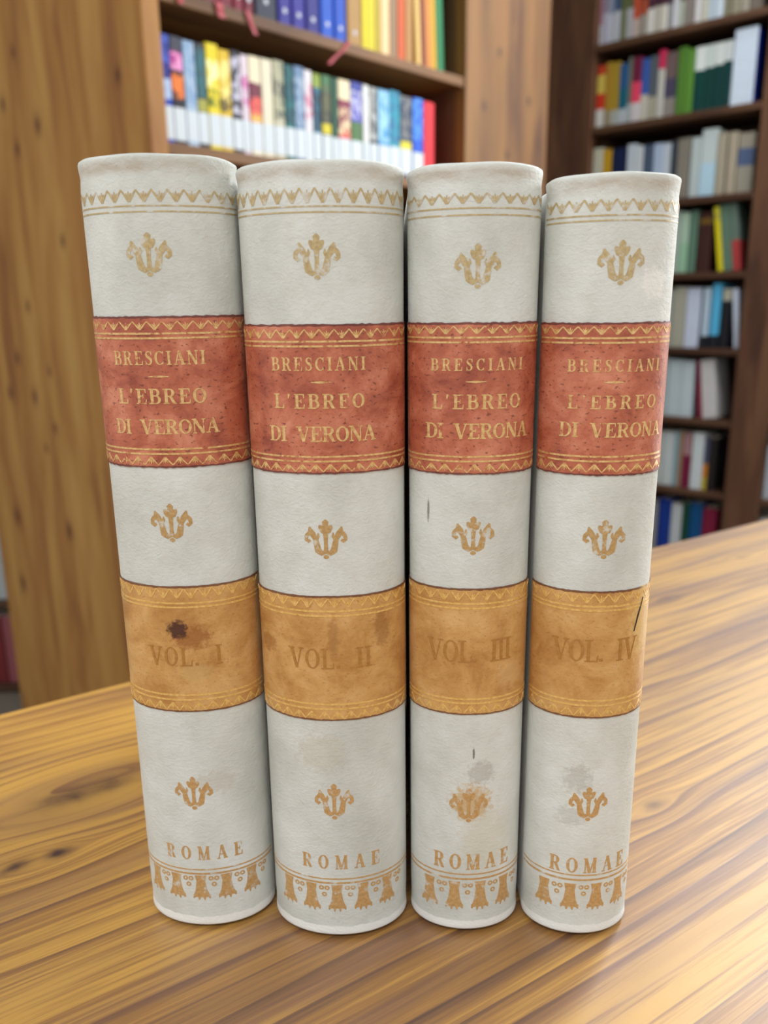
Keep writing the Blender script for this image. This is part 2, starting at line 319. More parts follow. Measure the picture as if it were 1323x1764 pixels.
def shelf_book(origin, dx, ny, rz, s0, y0, z, w, h, d, label, group, stops, blot=None, hard=False, lean=0.0, tagband=None, sticker=None, ribbon=None, second=None):
    w = max(w, 0.004)
    loc = origin + dx * s0 + ny * y0; loc.z = z + 0.0004
    o = empty('book', loc, rz)
    if lean:                                            # lean about the bottom corner it rests on; positive leans to the left
        if lean < 0:
            o.location = origin + dx * (s0 + w) + ny * y0; o.location.z = z + 0.0004
        o.rotation_euler = (0, 0, 0); o.rotation_mode = 'XYZ'
        R = Matrix.Rotation(rz, 4, 'Z') @ Matrix.Rotation(-lean, 4, 'Y'); o.rotation_euler = R.to_euler()
    xo = -w if lean < 0 else 0.0
    tag(o, label, 'book', group)
    mat = book_material(h, stops, blot)
    t = 0.0022 if hard else 0.0006
    bm = book_mesh(w, h, d, t, min(w * 0.3, 0.005 if hard else 0.0022)); bmesh.ops.translate(bm, verts=bm.verts, vec=(xo, 0, 0))
    cv = link('cover', bm, mat, o)
    if second: cv.data.materials.append(second)
    g = 0.003 if hard else 0.0003
    link('page_block', boxes((xo + t + 0.0001, xo + w - t - 0.0001, t * 1.6 + 0.0005, d - g, g, h - g)), M['pages'], o)
    if tagband:
        z0, z1 = tagband
        link('paper_label', boxes((xo + w * 0.02, xo + w * 0.98, -0.0005, 0.001, z0, z1)), M['white_label'], o)
    if sticker:
        bm = bmesh.new(); bmesh.ops.create_circle(bm, cap_ends=True, segments=16, radius=min(0.0048, w * 0.25), matrix=Matrix.Translation((xo + w / 2, -0.0008, sticker)) @ Matrix.Rotation(PI / 2, 4, 'X'))
        r = bmesh.ops.extrude_face_region(bm, geom=bm.faces[:]); bmesh.ops.translate(bm, verts=[v for v in r['geom'] if isinstance(v, bmesh.types.BMVert)], vec=(0, 0.001, 0))
        link('spine_sticker', bm, M['sticker'], o)
    if ribbon:
        dxr, drop, wd = ribbon
        bm = bmesh.new(); path = [(0, 0.004, 0.0012), (0, -y0 * 0.6, 0.0012), (0, -y0 - 0.003, 0.0005), (dxr * 0.3, -y0 - 0.005, -drop * 0.35), (dxr * 0.7, -y0 - 0.004, -drop * 0.7), (dxr, -y0 - 0.006, -drop)]
        rows = []
        for (px, py, pz) in path:
            rows.append([bm.verts.new((xo + w / 2 + px + sx * wd / 2, py + sy, pz + sy)) for sx, sy in ((-1, 0), (1, 0), (1, 0.0005), (-1, 0.0005))])
        for a, b in zip(rows, rows[1:]):
            for i in range(4): bm.faces.new((a[i], a[(i + 1) % 4], b[(i + 1) % 4], b[i]))
        bm.faces.new(rows[0][::-1]); bm.faces.new(rows[-1])
        tag(link('ribbon_bookmark', bm, M['ribbon'], o), 'red ribbon marker hanging over the shelf edge')
    return o

c_ = srgb
WHT = c_(235, 238, 240)
# --- lower pine shelf: (left, right in the zoomed crop, description, colour stops from the foot up, picture blotches)
rowA2 = [
 (24, 70, 'dark blue paperback', [(0, c_(20, 60, 170)), (0.5, c_(22, 34, 130))], [(c_(170, 190, 225), 0.42, 0.6, 0.9), (c_(60, 90, 190), 0.75, 1, 0.6)]),
 (72, 122, 'black paperback with red flames and a magenta head', [(0, c_(30, 26, 36)), (0.42, c_(190, 60, 30)), (0.70, c_(170, 40, 130)), (0.86, c_(60, 60, 76))], [(c_(30, 18, 24), 0.4, 0.7, 0.7), (c_(230, 120, 40), 0.44, 0.66, 0.5), (c_(230, 150, 200), 0.7, 0.85, 0.5)]),
 (125, 175, 'pale grey-blue paperback', [(0, c_(168, 190, 214))], [(c_(130, 160, 195), 0.4, 1, 0.4)]),
 (178, 220, 'charcoal paperback with yellowish lower part', [(0, c_(30, 34, 44)), (0.36, c_(160, 158, 70)), (0.48, c_(42, 48, 58))], [(c_(40, 96, 104), 0.5, 0.95, 0.6)]),
 (222, 273, 'bright yellow paperback with a white patch', [(0, c_(232, 210, 20))], [(c_(250, 244, 170), 0.6, 0.85, 0.6), (c_(90, 110, 20), 0.42, 0.58, 0.5)]),
 (275, 322, 'golden yellow paperback', [(0, c_(222, 186, 34))], [(c_(240, 220, 130), 0.5, 0.9, 0.5), (c_(110, 92, 40), 0.4, 0.58, 0.5)]),
 (325, 365, 'black paperback with white figures', [(0, c_(40, 36, 48))], [(c_(190, 188, 205), 0.4, 0.95, 0.5)]),
 (367, 398, 'pale mauve paperback', [(0, c_(222, 206, 216))], [(c_(200, 120, 170), 0.5, 0.8, 0.4)]),
 (400, 448, 'cream paperback, maroon lower half and yellow foot', [(0, c_(228, 220, 196)), (0.34, c_(222, 180, 90)), (0.46, c_(110, 34, 56)), (0.74, c_(228, 216, 184))], [(c_(220, 90, 80), 0.34, 0.6, 0.5)]),
 (452, 498, 'plain cream paperback', [(0, c_(226, 218, 192))], None),
 (500, 545, 'dark olive paperback with a beige stripe', [(0, c_(190, 184, 160)), (0.42, c_(80, 84, 76))], [(c_(170, 168, 140), 0.4, 1, 0.5)]),
 (548, 586, 'deep teal paperback', [(0, c_(8, 108, 108))], [(c_(10, 70, 80), 0.4, 1, 0.4)]),
 (589, 630, 'slate blue paperback', [(0, c_(104, 134, 168))], [(c_(160, 180, 200), 0.4, 0.9, 0.3)]),
 (632, 665, 'white paperback with pink lettering', [(0, c_(226, 220, 226))], [(c_(200, 110, 140), 0.45, 0.9, 0.3)]),
 (667, 700, 'teal blue paperback with a lime top', [(0, c_(30, 96, 120)), (0.85, c_(140, 160, 60))], [(c_(20, 60, 80), 0.4, 0.8, 0.4)]),
 (703, 742, 'black paperback with a yellow emblem near its foot', [(0, c_(34, 40, 40)), (0.37, c_(206, 190, 30)), (0.48, c_(40, 46, 50)), (0.82, c_(60, 110, 70))], [(c_(90, 90, 60), 0.5, 0.9, 0.5)]),
 (744, 770, 'dark green paperback', [(0, c_(16, 78, 56))], None),
 (772, 822, 'cream paperback with a maroon stripe and red foot', [(0, c_(226, 216, 188)), (0.33, c_(205, 70, 66)), (0.46, c_(130, 40, 66)), (0.78, c_(228, 214, 176))], [(c_(226, 200, 160), 0.4, 0.7, 0.4)]),
 (825, 872, 'paperback violet above and green below', [(0, c_(70, 110, 60)), (0.56, c_(86, 84, 180)), (0.85, c_(50, 60, 150))], [(c_(190, 190, 220), 0.6, 0.9, 0.4)]),
 (875, 901, 'white paperback with a narrow spine', [(0, c_(224, 226, 224))], None),
 (903, 935, 'black and grey paperback', [(0, c_(44, 46, 52))], [(c_(170, 172, 170), 0.4, 1, 0.5)]),
 (938, 985, 'sky blue paperback', [(0, c_(70, 150, 208))], [(c_(150, 200, 225), 0.4, 1, 0.5)]),
 (988, 1030, 'turquoise paperback', [(0, c_(20, 150, 172))], [(c_(40, 110, 150), 0.4, 1, 0.4)]),
 (1032, 1080, 'dark slate paperback with a yellow foot', [(0, c_(56, 66, 86)), (0.34, c_(214, 200, 40)), (0.46, c_(46, 60, 84))], [(c_(120, 120, 120), 0.5, 1, 0.4)]),
 (1083, 1127, 'bright blue paperback', [(0, c_(14, 84, 206))], [(c_(70, 140, 230), 0.5, 1, 0.4)]),
 (1129, 1172, 'red paperback closing the row', [(0, c_(222, 26, 40))], None),
]
SPINE = 0.022
n2 = len(rowA2)
hA2 = a_loc(300, 62, SPINE)[1] - zA2
for i, (x0, x1, desc, stops, blot) in enumerate(rowA2):
    X0, X1 = 270 + x0 / 2.45, 270 + x1 / 2.45
    yl = 180 + 0.223 * (X0 - 286)
    s0 = a_loc(X0, yl, SPINE)[0]; s1 = a_loc(X1, yl, SPINE)[0]
    if i == 0: s0 = max(s0, 0.006)
    h = hA2 + random.uniform(-0.003, 0.003)
    shelf_book(A0, DA, NA, RA, s0, SPINE + random.uniform(0, 0.002), zA2, s1 - s0 - 0.0006, h, random.uniform(0.135, 0.15),
               f'{desc}, {ORD[i + 1]} from left on lower pine shelf', 'labelled paperbacks on the lower pine shelf', stops, blot,
               tagband=(h * random.uniform(0.05, 0.065), h * random.uniform(0.345, 0.37)) if i < 25 else (h * 0.05, h * 0.12))
# --- upper pine shelf, feet only in view
rowA1 = [
 (25, 95, 'dark red hardcover', c_(120, 24, 40), None, (0.0, 0.02, 0.011)),
 (97, 188, 'maroon hardcover', c_(104, 22, 40), None, None),
 (190, 262, 'deep maroon hardcover with a red ribbon', c_(110, 26, 48), None, (0.004, 0.024, 0.015)),
 (264, 322, 'wine red hardcover', c_(116, 24, 46), 0.03, None),
 (324, 368, 'crimson brown hardcover with a red ribbon', c_(124, 26, 50), 0.03, (0.016, 0.036, 0.010)),
 (370, 412, 'dark wine hardcover', c_(112, 20, 44), 0.03, None),
 (416, 510, 'thick charcoal hardcover', c_(38, 44, 62), 0.035, None),
 (514, 571, 'indigo hardcover beside the charcoal one', c_(40, 34, 136), 0.03, None),
 (573, 630, 'indigo hardcover between two others', c_(42, 36, 140), 0.03, None),
 (632, 691, 'dark indigo hardcover', c_(34, 30, 124), 0.03, None),
 (694, 750, 'royal blue hardcover', c_(14, 80, 190), 0.03, None),
 (752, 803, 'royal blue hardcover with a red ribbon', c_(12, 76, 186), 0.03, (-0.060, 0.052, 0.009)),
 (806, 868, 'tan hardcover', c_(172, 132, 74), 0.03, None),
 (870, 892, 'lemon yellow softcover', c_(226, 212, 44), None, None),
 (893, 922, 'yellow softcover', c_(222, 204, 40), None, None),
 (923, 946, 'olive yellow softcover', c_(186, 168, 50), None, None),
 (948, 985, 'cream softcover', c_(238, 202, 152), None, None),
 (987, 1017, 'grey-brown softcover', c_(150, 122, 92), None, None),
 (1019, 1050, 'orange softcover', c_(206, 92, 40), None, None),
 (1052, 1080, 'sandy brown softcover', c_(180, 134, 76), None, None),
]
for i, (x0, x1, desc, col, st, rib) in enumerate(rowA1):
    X0, X1 = 270 + x0 / 2.45, 270 + x1 / 2.45
    yl = 0.307 * (X0 - 341) - 3
    s0 = a_loc(X0, yl, SPINE)[0]; s1 = a_loc(X1, yl, SPINE)[0]
    if i == 0: s0 = max(s0, 0.006)
    hard = i < 13
    shelf_book(A0, DA, NA, RA, s0, SPINE, zA1, s1 - s0 - 0.0008, random.uniform(0.235, 0.245) if hard else random.uniform(0.205, 0.225), 0.17,
               f'{desc}, {ORD[i + 1]} from left on upper pine shelf', 'volumes on the upper pine shelf', [(0, col)], None, hard, sticker=st, ribbon=rib)
edge = a_loc(270 + 1082 / 2.45, 0.307 * (270 + 1082 / 2.45 - 341) - 3, SPINE)[0]
LEAN = 0.055; foot = edge + 0.214 * math.sin(LEAN) + 0.001
for k, (w, desc, col, h) in enumerate([(0.0165, 'pale straw softcover leaning left', c_(222, 186, 110), 0.21), (0.0165, 'rust brown softcover leaning left', c_(132, 62, 34), 0.205), (0.0185, 'orange tan softcover leaning left', c_(214, 140, 66), 0.21), (0.0150, 'thin amber softcover leaning left', c_(214, 168, 44), 0.205), (0.027, 'dark green hardcover leaning left', c_(22, 120, 70), 0.215)]):
    shelf_book(A0, DA, NA, RA, foot, SPINE, zA1, w, h, 0.16, f'{desc} at the right end of the upper pine shelf', 'volumes on the upper pine shelf', [(0, col)], None, k == 4, lean=LEAN)
    foot += w / math.cos(LEAN) + 0.0012
# --- the dark bookcase: rows listed from the top one in the picture down
rowsB = [
 # (scale, ox, oy, y of the row in the source, height, books)
 ('top visible', 'left', 22, 0.215, 'c2', [
  (328, 360, 'pinkish grey booklet', [(0, c_(206, 206, 212)), (0.35, c_(186, 130, 150))], 0), (362, 399, 'lilac grey booklet', [(0, c_(176, 176, 192)), (0.5, c_(140, 134, 150))], 0), (401, 430, 'white booklet with blue top', [(0, c_(206, 212, 224)), (0.5, c_(150, 166, 190))], 0),
  (432, 464, 'pale grey booklet with navy top', [(0, c_(190, 198, 208)), (0.5, c_(64, 84, 120))], 0), (466, 500, 'olive booklet', [(0, c_(112, 116, 90)), (0.5, c_(86, 96, 56))], 0), (502, 536, 'grey booklet', [(0, c_(176, 178, 184)), (0.5, c_(98, 100, 70))], 0),
  (540, 575, 'orange red booklet', [(0, c_(196, 180, 170)), (0.3, c_(196, 84, 56)), (0.7, c_(90, 40, 40))], 0), (577, 620, 'rust booklet', [(0, c_(150, 142, 132)), (0.35, c_(160, 76, 50)), (0.6, c_(80, 44, 44))], 0),
  (623, 656, 'white booklet with plum top', [(0, c_(216, 216, 210)), (0.42, c_(74, 40, 56))], 0), (660, 695, 'beige booklet with plum top', [(0, c_(196, 192, 180)), (0.42, c_(70, 36, 54))], 0), (699, 735, 'ivory booklet with plum top', [(0, c_(208, 204, 192)), (0.42, c_(76, 42, 58))], 0),
  (738, 768, 'grey booklet with slate top', [(0, c_(150, 152, 156)), (0.4, c_(64, 60, 74))], 0), (771, 800, 'bright white booklet', [(0, c_(214, 216, 222)), (0.7, c_(120, 124, 140))], 0), (804, 836, 'pale sage booklet with plum top', [(0, c_(176, 184, 170)), (0.4, c_(74, 40, 58))], 0),
  (839, 896, 'dull grey-brown booklet', [(0, c_(136, 128, 122)), (0.5, c_(90, 66, 76))], 0), (900, 930, 'white booklet with pink top', [(0, c_(212, 210, 212)), (0.5, c_(160, 70, 100))], 0), (934, 976, 'cream booklet', [(0, c_(198, 198, 184))], 0), (979, 1012, 'icy blue booklet', [(0, c_(186, 204, 218))], 0),
  (1015, 1062, 'pale blue and white booklet', [(0, c_(200, 214, 226))], 0), (1066, 1110, 'khaki booklet', [(0, c_(132, 128, 106))], 0), (1114, 1162, 'beige booklet', [(0, c_(150, 144, 124))], 0), (1168, 1216, 'stone grey booklet', [(0, c_(160, 154, 140))], 0), (1222, 1290, 'dim brown booklet', [(0, c_(116, 108, 98))], 0)]),
 ('second', 'left', 150, 0.225, 'c2', [
  (318, 375, 'red and yellow softcover with white foot', [(0, c_(214, 216, 210)), (0.3, c_(206, 60, 40)), (0.55, c_(214, 190, 90)), (0.85, c_(196, 70, 44))], 0), (377, 410, 'ochre softcover', [(0, c_(150, 138, 110)), (0.25, c_(170, 132, 44))], 0), (412, 455, 'mustard softcover', [(0, c_(170, 176, 170)), (0.25, c_(168, 140, 42))], 0),
  (446, 502, 'petrol blue softcover', [(0, c_(180, 190, 196)), (0.26, c_(14, 96, 120)), (0.6, c_(40, 88, 140))], 0), (504, 528, 'thin grey-green softcover', [(0, c_(170, 180, 184)), (0.3, c_(110, 116, 104))], 0), (530, 580, 'pink softcover with dark red top', [(0, c_(206, 200, 204)), (0.3, c_(226, 70, 100)), (0.62, c_(110, 30, 60))], 0),
  (582, 625, 'blue softcover with beige foot', [(0, c_(196, 192, 178)), (0.42, c_(56, 92, 170))], 0), (627, 678, 'slate softcover with beige foot', [(0, c_(168, 166, 148)), (0.36, c_(86, 96, 104))], 0), (680, 716, 'off-white softcover with pink top', [(0, c_(190, 190, 182)), (0.72, c_(200, 46, 90))], 0), (718, 790, 'thick dusky purple softcover', [(0, c_(140, 134, 128)), (0.3, c_(74, 70, 92)), (0.6, c_(110, 92, 92))], 0),
  (793, 840, 'moss green softcover', [(0, c_(84, 130, 50))], 0), (842, 886, 'leaf green softcover', [(0, c_(92, 142, 56))], 0),
  (890, 948, 'bottle green volume with white head', [(0, c_(10, 62, 58)), (0.64, c_(216, 224, 222))], 0), (950, 1002, 'bottle green volume with pale grey head', [(0, c_(10, 58, 54)), (0.66, c_(196, 206, 204))], 0), (1004, 1056, 'bottle green volume with light head', [(0, c_(9, 56, 54)), (0.67, c_(206, 214, 212))], 0), (1058, 1106, 'bottle green volume beside the thick white one', [(0, c_(10, 56, 56)), (0.7, c_(196, 204, 204))], 0),
  (1110, 1245, 'thick white hardcover with blue boards', [(0, c_(206, 220, 236))], 0.05)]),
 ('third', 'left', 290, 0.212, 'c2', [
  (280, 355, 'cream softcover', [(0, c_(206, 206, 186))], 0), (357, 405, 'amber softcover', [(0, c_(206, 160, 36))], 0), (408, 498, 'thick navy hardcover', [(0, c_(22, 36, 74))], 0), (500, 545, 'white softcover', [(0, c_(200, 212, 224))], -0.008), (547, 590, 'light grey softcover', [(0, c_(206, 214, 220))], -0.008), (592, 650, 'slate hardcover', [(0, c_(76, 92, 116))], 0.02),
  (652, 700, 'pale periwinkle softcover', [(0, c_(176, 194, 220))], 0.028), (702, 752, 'white and blue softcover', [(0, c_(196, 208, 220))], 0.0), (755, 788, 'dark slate softcover', [(0, c_(52, 62, 70))], -0.004), (790, 860, 'taupe softcover', [(0, c_(136, 130, 120))], 0.0), (870, 928, 'pale mint softcover', [(0, c_(190, 204, 204))], 0.035), (930, 1020, 'tall ice blue softcover', [(0, c_(176, 208, 226)), (0.5, c_(190, 204, 204))], 0.04),
  (1024, 1075, 'sand softcover', [(0, c_(168, 160, 140))], 0.016), (1088, 1138, 'beige softcover', [(0, c_(172, 162, 142))], 0.026), (1142, 1240, 'grey hardcover with a slate label', [(0, c_(150, 146, 132)), (0.45, c_(80, 96, 130)), (0.75, c_(150, 144, 130))], 0.03)]),
 ('fourth', 'right', 420, 0.225, 'c3', [
  (20, 78, 'pale green softcover', [(0, c_(150, 176, 156))], 0), (80, 132, 'silver green softcover', [(0, c_(176, 190, 182))], 0), (135, 176, 'mint softcover', [(0, c_(150, 190, 160)), (0.5, c_(170, 196, 176))], 0), (178, 216, 'grey-green hardcover', [(0, c_(96, 128, 110))], 0), (222, 284, 'dark brown hardcover with gilt head', [(0, c_(62, 34, 30)), (0.8, c_(110, 84, 30)), (0.9, c_(62, 34, 30))], 0)]),
 ('fifth', 'right', 545, 0.225, 'c3', [
  (10, 100, 'pearl grey softcover', [(0, c_(170, 176, 170))], 0), (104, 163, 'oatmeal softcover', [(0, c_(176, 176, 160))], 0), (166, 232, 'broad lavender white softcover', [(0, c_(206, 216, 238))], 0)]),
 ('sixth', 'right', 660, 0.222, 'c3', [
  (0, 82, 'soft grey softcover', [(0, c_(186, 200, 204))], 0), (85, 145, 'frost white softcover', [(0, c_(196, 212, 218))], 0), (147, 204, 'ice white softcover', [(0, c_(200, 214, 222))], 0)]),
 ('seventh', 'right', 780, 0.222, 'c3', [
  (0, 56, 'chalk white softcover', [(0, c_(200, 208, 206))], 0), (60, 108, 'white softcover', [(0, c_(206, 216, 218))], 0), (110, 132, 'thin powder blue softcover', [(0, c_(150, 180, 190))], 0), (134, 152, 'tan softcover', [(0, c_(160, 130, 104))], 0), (154, 192, 'maroon softcover with pale head', [(0, c_(120, 26, 62)), (0.6, c_(170, 130, 136))], 0), (196, 252, 'white hardcover', [(0, c_(212, 222, 226))], 0), (254, 276, 'thin picture softcover with orange foot', [(0, c_(190, 170, 60)), (0.25, c_(206, 130, 40)), (0.5, c_(80, 84, 110))], 0), (280, 312, 'black softcover', [(0, c_(38, 32, 34))], 0)]),
 ('eighth', 'right', 895, 0.22, 'c3', [
  (0, 30, 'grey hardcover', [(0, c_(150, 150, 150))], 0), (34, 92, 'royal blue hardcover', [(0, c_(22, 58, 150))], 0), (95, 146, 'light grey hardcover', [(0, c_(200, 208, 212))], 0), (150, 180, 'dark green hardcover', [(0, c_(20, 72, 54))], 0), (182, 242, 'ocean blue hardcover', [(0, c_(12, 80, 136))], 0), (246, 312, 'burgundy hardcover', [(0, c_(130, 26, 60))], 0)]),
]
extraB = {   # leaning books: (row, crop foot x0, x1, description, stops, lean, height)
 3: [(318, 345, 'yellow softcover leaning left beside dark brown hardcover', [(0, c_(214, 200, 30)), (0.8, c_(190, 180, 60)), (0.9, c_(220, 210, 60))], 0.15, 0.228), (352, 398, 'dull green softcover leaning left', [(0, c_(96, 124, 106))], 0.15, 0.232), (404, 440, 'grey-green softcover with red lower cover leaning left', [(0, c_(170, 60, 60)), (0.45, c_(96, 116, 104))], 0.15, 0.235)],
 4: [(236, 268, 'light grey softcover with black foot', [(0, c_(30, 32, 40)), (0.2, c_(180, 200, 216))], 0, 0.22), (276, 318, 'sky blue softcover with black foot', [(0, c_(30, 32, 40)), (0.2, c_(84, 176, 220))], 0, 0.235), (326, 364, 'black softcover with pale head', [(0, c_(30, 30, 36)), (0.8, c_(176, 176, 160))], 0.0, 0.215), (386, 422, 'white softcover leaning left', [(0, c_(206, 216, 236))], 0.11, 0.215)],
 5: [(226, 248, 'maroon softcover leaning left', [(0, c_(130, 30, 56)), (0.6, c_(110, 24, 60))], 0.12, 0.22), (262, 330, 'white softcover leaning left in the gap', [(0, c_(206, 204, 204))], 0.12, 0.222)],
}
SB = 0.02
side_blue = plain('blue_board', srgb(8, 40, 160), 0.4)
ROWN = {'top visible': 'top shelf in view', 'second': 'second shelf down', 'third': 'third shelf down', 'fourth': 'fourth shelf down', 'fifth': 'fifth shelf down', 'sixth': 'sixth shelf down', 'seventh': 'seventh shelf down', 'eighth': 'eighth shelf down'}
for r, (rname, side, ysrc, hh, crop, books) in enumerate(rowsB):
    conv = (lambda x: 930 + x / 3.366) if crop == 'c2' else (lambda x: 1120 + x / 2.756)
    prev = 0.004; last = 0
    for i, (x0, x1, desc, stops, lean) in enumerate(books):
        yy = ysrc
        if crop == 'c2': yy = ysrc + 15 - (conv(x0) - 1025) * 0.14
        s0 = max(b_loc(conv(x0), yy, SB)[0], prev); s1 = min(b_loc(conv(x1), yy, SB)[0], wB - 0.004)
        w = s1 - s0 - 0.0006
        if w < 0.005: continue
        h = hh * random.uniform(0.93, 1.02)
        if 'tall' in desc or 'thick white' in desc: h = hh * 1.07
        if 'bottle green' in desc: h = hh * 0.95
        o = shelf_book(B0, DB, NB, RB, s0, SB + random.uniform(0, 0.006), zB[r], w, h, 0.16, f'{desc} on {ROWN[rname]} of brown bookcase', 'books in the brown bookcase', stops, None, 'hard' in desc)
        if 'blue boards' in desc:
            cv = o.children[0]; cv.data.materials.append(side_blue)
            for p in cv.data.polygons:
                if abs(p.normal.x) > 0.95: p.material_index = 1
        prev = s0 + w + 0.0006
    for (x0, x1, desc, stops, lean, h) in extraB.get(r, []):
        pa, pb = b_loc(conv(x0), ysrc + 45, SB)[0], b_loc(conv(x1), ysrc + 45, SB)[0]; w = max(pb - pa - 0.001, 0.006)
        foot = max(pa if lean == 0 else 0.0, prev + (h * math.sin(lean) + 0.002 if lean and not last else 0.0)); w = min(w, (wB - 0.004 - foot) * math.cos(lean))
        if w < 0.006: continue
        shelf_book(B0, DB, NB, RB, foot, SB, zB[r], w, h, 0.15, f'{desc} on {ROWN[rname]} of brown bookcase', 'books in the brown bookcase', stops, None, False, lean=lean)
        prev = foot + w / math.cos(lean) + 0.0012; last = lean
# next bay of the dark case: a sliver at the right edge of the picture
for k, (w, desc, col) in enumerate([(0.03, 'pale grey book', c_(176, 186, 196)), (0.035, 'dark blue book', c_(30, 52, 96))]):
    for rr in (6, 7):
        shelf_book(B0, DB, NB, RB, wB + sB + 0.004 + k * 0.036, SB, zB[rr], w, 0.2, 0.16, f'{desc} beyond the brown upright, on the {["seventh", "eighth"][rr - 6]} shelf down, at right edge', 'books in the next bay of the brown bookcase', [(0, col)])
# far case at the left edge
xs = on_plane(-60, 950, C0, Vector((0, 1, 0))).x - C0.x
for row, lst in ((0, [(0.03, 'grey softcover', c_(150, 150, 146)), (0.035, 'white softcover', c_(196, 204, 208)), (0.05, 'light grey softcover', c_(180, 186, 186)), (0.035, 'black softcover', c_(26, 26, 28))]),
                 (2, [(0.03, 'brown hardcover', c_(90, 60, 50)), (0.04, 'brick red hardcover', c_(120, 44, 44)), (0.035, 'dusky pink hardcover', c_(150, 84, 90)), (0.04, 'dark green hardcover', c_(34, 60, 52))]),
                 (1, [(0.05, 'black hardcover', c_(20, 20, 22)), (0.05, 'charcoal hardcover', c_(34, 32, 34))])):
    s = xs
    for w, desc, col in lst:
        shelf_book(C0, Vector((1, 0, 0)), Vector((0, 1, 0)), 0, s, 0.02, zC[row], w - 0.001, random.uniform(0.22, 0.24), 0.16, f'{desc} left of the pine panel on the {["middle", "upper", "lower"][row]} far shelf', 'books in the far bookcase', [(0, col)], None, 'hard' in desc)
        s += w

# ------------------------------------------------------------------ the four cream volumes: lettering and tooling as fine raised gilding
def seg(p, q, w0, w1=None): return ([p, q], [w0, w0 if w1 is None else w1])
def arc(cx, cy, rx, ry, a0, a1, wt, wv, n=18):          # stroke thick at the sides (wt), thin at top and bottom (wv)
    P, Wd = [], []
    for i in range(n + 1):
        a = math.radians(a0 + (a1 - a0) * i / n); c, s = math.cos(a), math.sin(a)
        P.append((cx + rx * c, cy + ry * s)); Wd.append(wv + (wt - wv) * c * c)
    return (P, Wd)
T, H, SF = 0.19, 0.075, 0.07
def serif(x, y, w): return seg((x - w / 2, y), (x + w / 2, y), SF)
def stem(x, t=T): return [seg((x, 0), (x, 1), t), serif(x, 0.03, t + 0.22), serif(x, 0.97, t + 0.22)]
GLYPH = {
 'I': (0.42, stem(0.21)),
 'L': (0.74, stem(0.21) + [seg((0.2, 0.035), (0.68, 0.035), H), seg((0.68, 0.0), (0.72, 0.30), 0.10, 0.05)]),
 'E': (0.76, stem(0.21) + [seg((0.2, 0.035), (0.68, 0.035), H), seg((0.2, 0.965), (0.66, 0.965), H), seg((0.2, 0.52), (0.5, 0.52), H), seg((0.5, 0.38), (0.5, 0.66), 0.05),
                  seg((0.68, 0.0), (0.72, 0.30), 0.10, 0.05), seg((0.66, 1.0), (0.69, 0.72), 0.10, 0.05)]),
 'V': (0.90, [seg((0.15, 1), (0.46, 0), T), seg((0.76, 1), (0.47, 0), H), serif(0.15, 0.97, 0.38), serif(0.76, 0.97, 0.30)]),
 'A': (0.90, [seg((0.14, 0), (0.43, 1), H), seg((0.44, 1), (0.75, 0), T), seg((0.2, 0.34), (0.64, 0.34), H * 0.9), serif(0.14, 0.03, 0.30), serif(0.75, 0.03, 0.38)]),
 'N': (0.90, [seg((0.15, 0), (0.15, 1), H), seg((0.16, 1), (0.74, 0), T), seg((0.75, 0), (0.75, 1), H), serif(0.15, 0.03, 0.28), serif(0.11, 0.97, 0.24), serif(0.75, 0.97, 0.28)]),
 'M': (1.08, [seg((0.15, 0), (0.15, 1), H), seg((0.18, 1), (0.52, 0), T), seg((0.88, 1), (0.53, 0), H), seg((0.90, 0), (0.90, 1), T), serif(0.15, 0.03, 0.28), serif(0.12, 0.97, 0.2), serif(0.90, 0.03, 0.38), serif(0.93, 0.97, 0.26)]),
 'O': (0.86, [arc(0.43, 0.5, 0.33, 0.465, 0, 360, T, H, 28)]),
 'C': (0.80, [arc(0.43, 0.5, 0.33, 0.465, 48, 312, T, H, 22), seg((0.69, 0.66), (0.69, 1.0), 0.08), seg((0.70, 0.06), (0.66, 0.26), 0.05)]),
 'D': (0.86, stem(0.21) + [seg((0.2, 0.965), (0.42, 0.965), H), seg((0.2, 0.035), (0.42, 0.035), H), arc(0.40, 0.5, 0.36, 0.465, -90, 90, T, H, 14)]),
 'B': (0.80, stem(0.21) + [seg((0.2, 0.965), (0.46, 0.965), H), seg((0.2, 0.53), (0.46, 0.53), H), seg((0.2, 0.035), (0.48, 0.035), H), arc(0.44, 0.75, 0.20, 0.215, -90, 90, T, H, 10), arc(0.46, 0.28, 0.24, 0.25, -90, 90, T, H, 10)]),
 'R': (0.88, stem(0.21) + [seg((0.2, 0.965), (0.46, 0.965), H), seg((0.2, 0.50), (0.46, 0.50), H), arc(0.44, 0.733, 0.22, 0.232, -90, 90, T, H, 10), seg((0.48, 0.5), (0.72, 0.03), T * 0.9), seg((0.68, 0.03), (0.86, 0.03), SF)]),
 'S': (0.66, [([(0.56, 0.80), (0.48, 0.93), (0.33, 0.97), (0.18, 0.90), (0.14, 0.76), (0.22, 0.62), (0.36, 0.52), (0.50, 0.40), (0.54, 0.24), (0.46, 0.09), (0.30, 0.03), (0.16, 0.09), (0.10, 0.22)],
                  [0.05, 0.06, 0.07, 0.11, 0.15, 0.18, 0.2, 0.18, 0.15, 0.11, 0.07, 0.06, 0.05]), seg((0.57, 0.70), (0.57, 1.0), 0.06), seg((0.09, 0.0), (0.09, 0.32), 0.06)]),
 '.': (0.34, [seg((0.06, 0.09), (0.26, 0.09), 0.18)]),
 "'": (0.34, [seg((0.18, 1.0), (0.12, 0.68), 0.17, 0.04)]),
 ' ': (0.7, []),
}

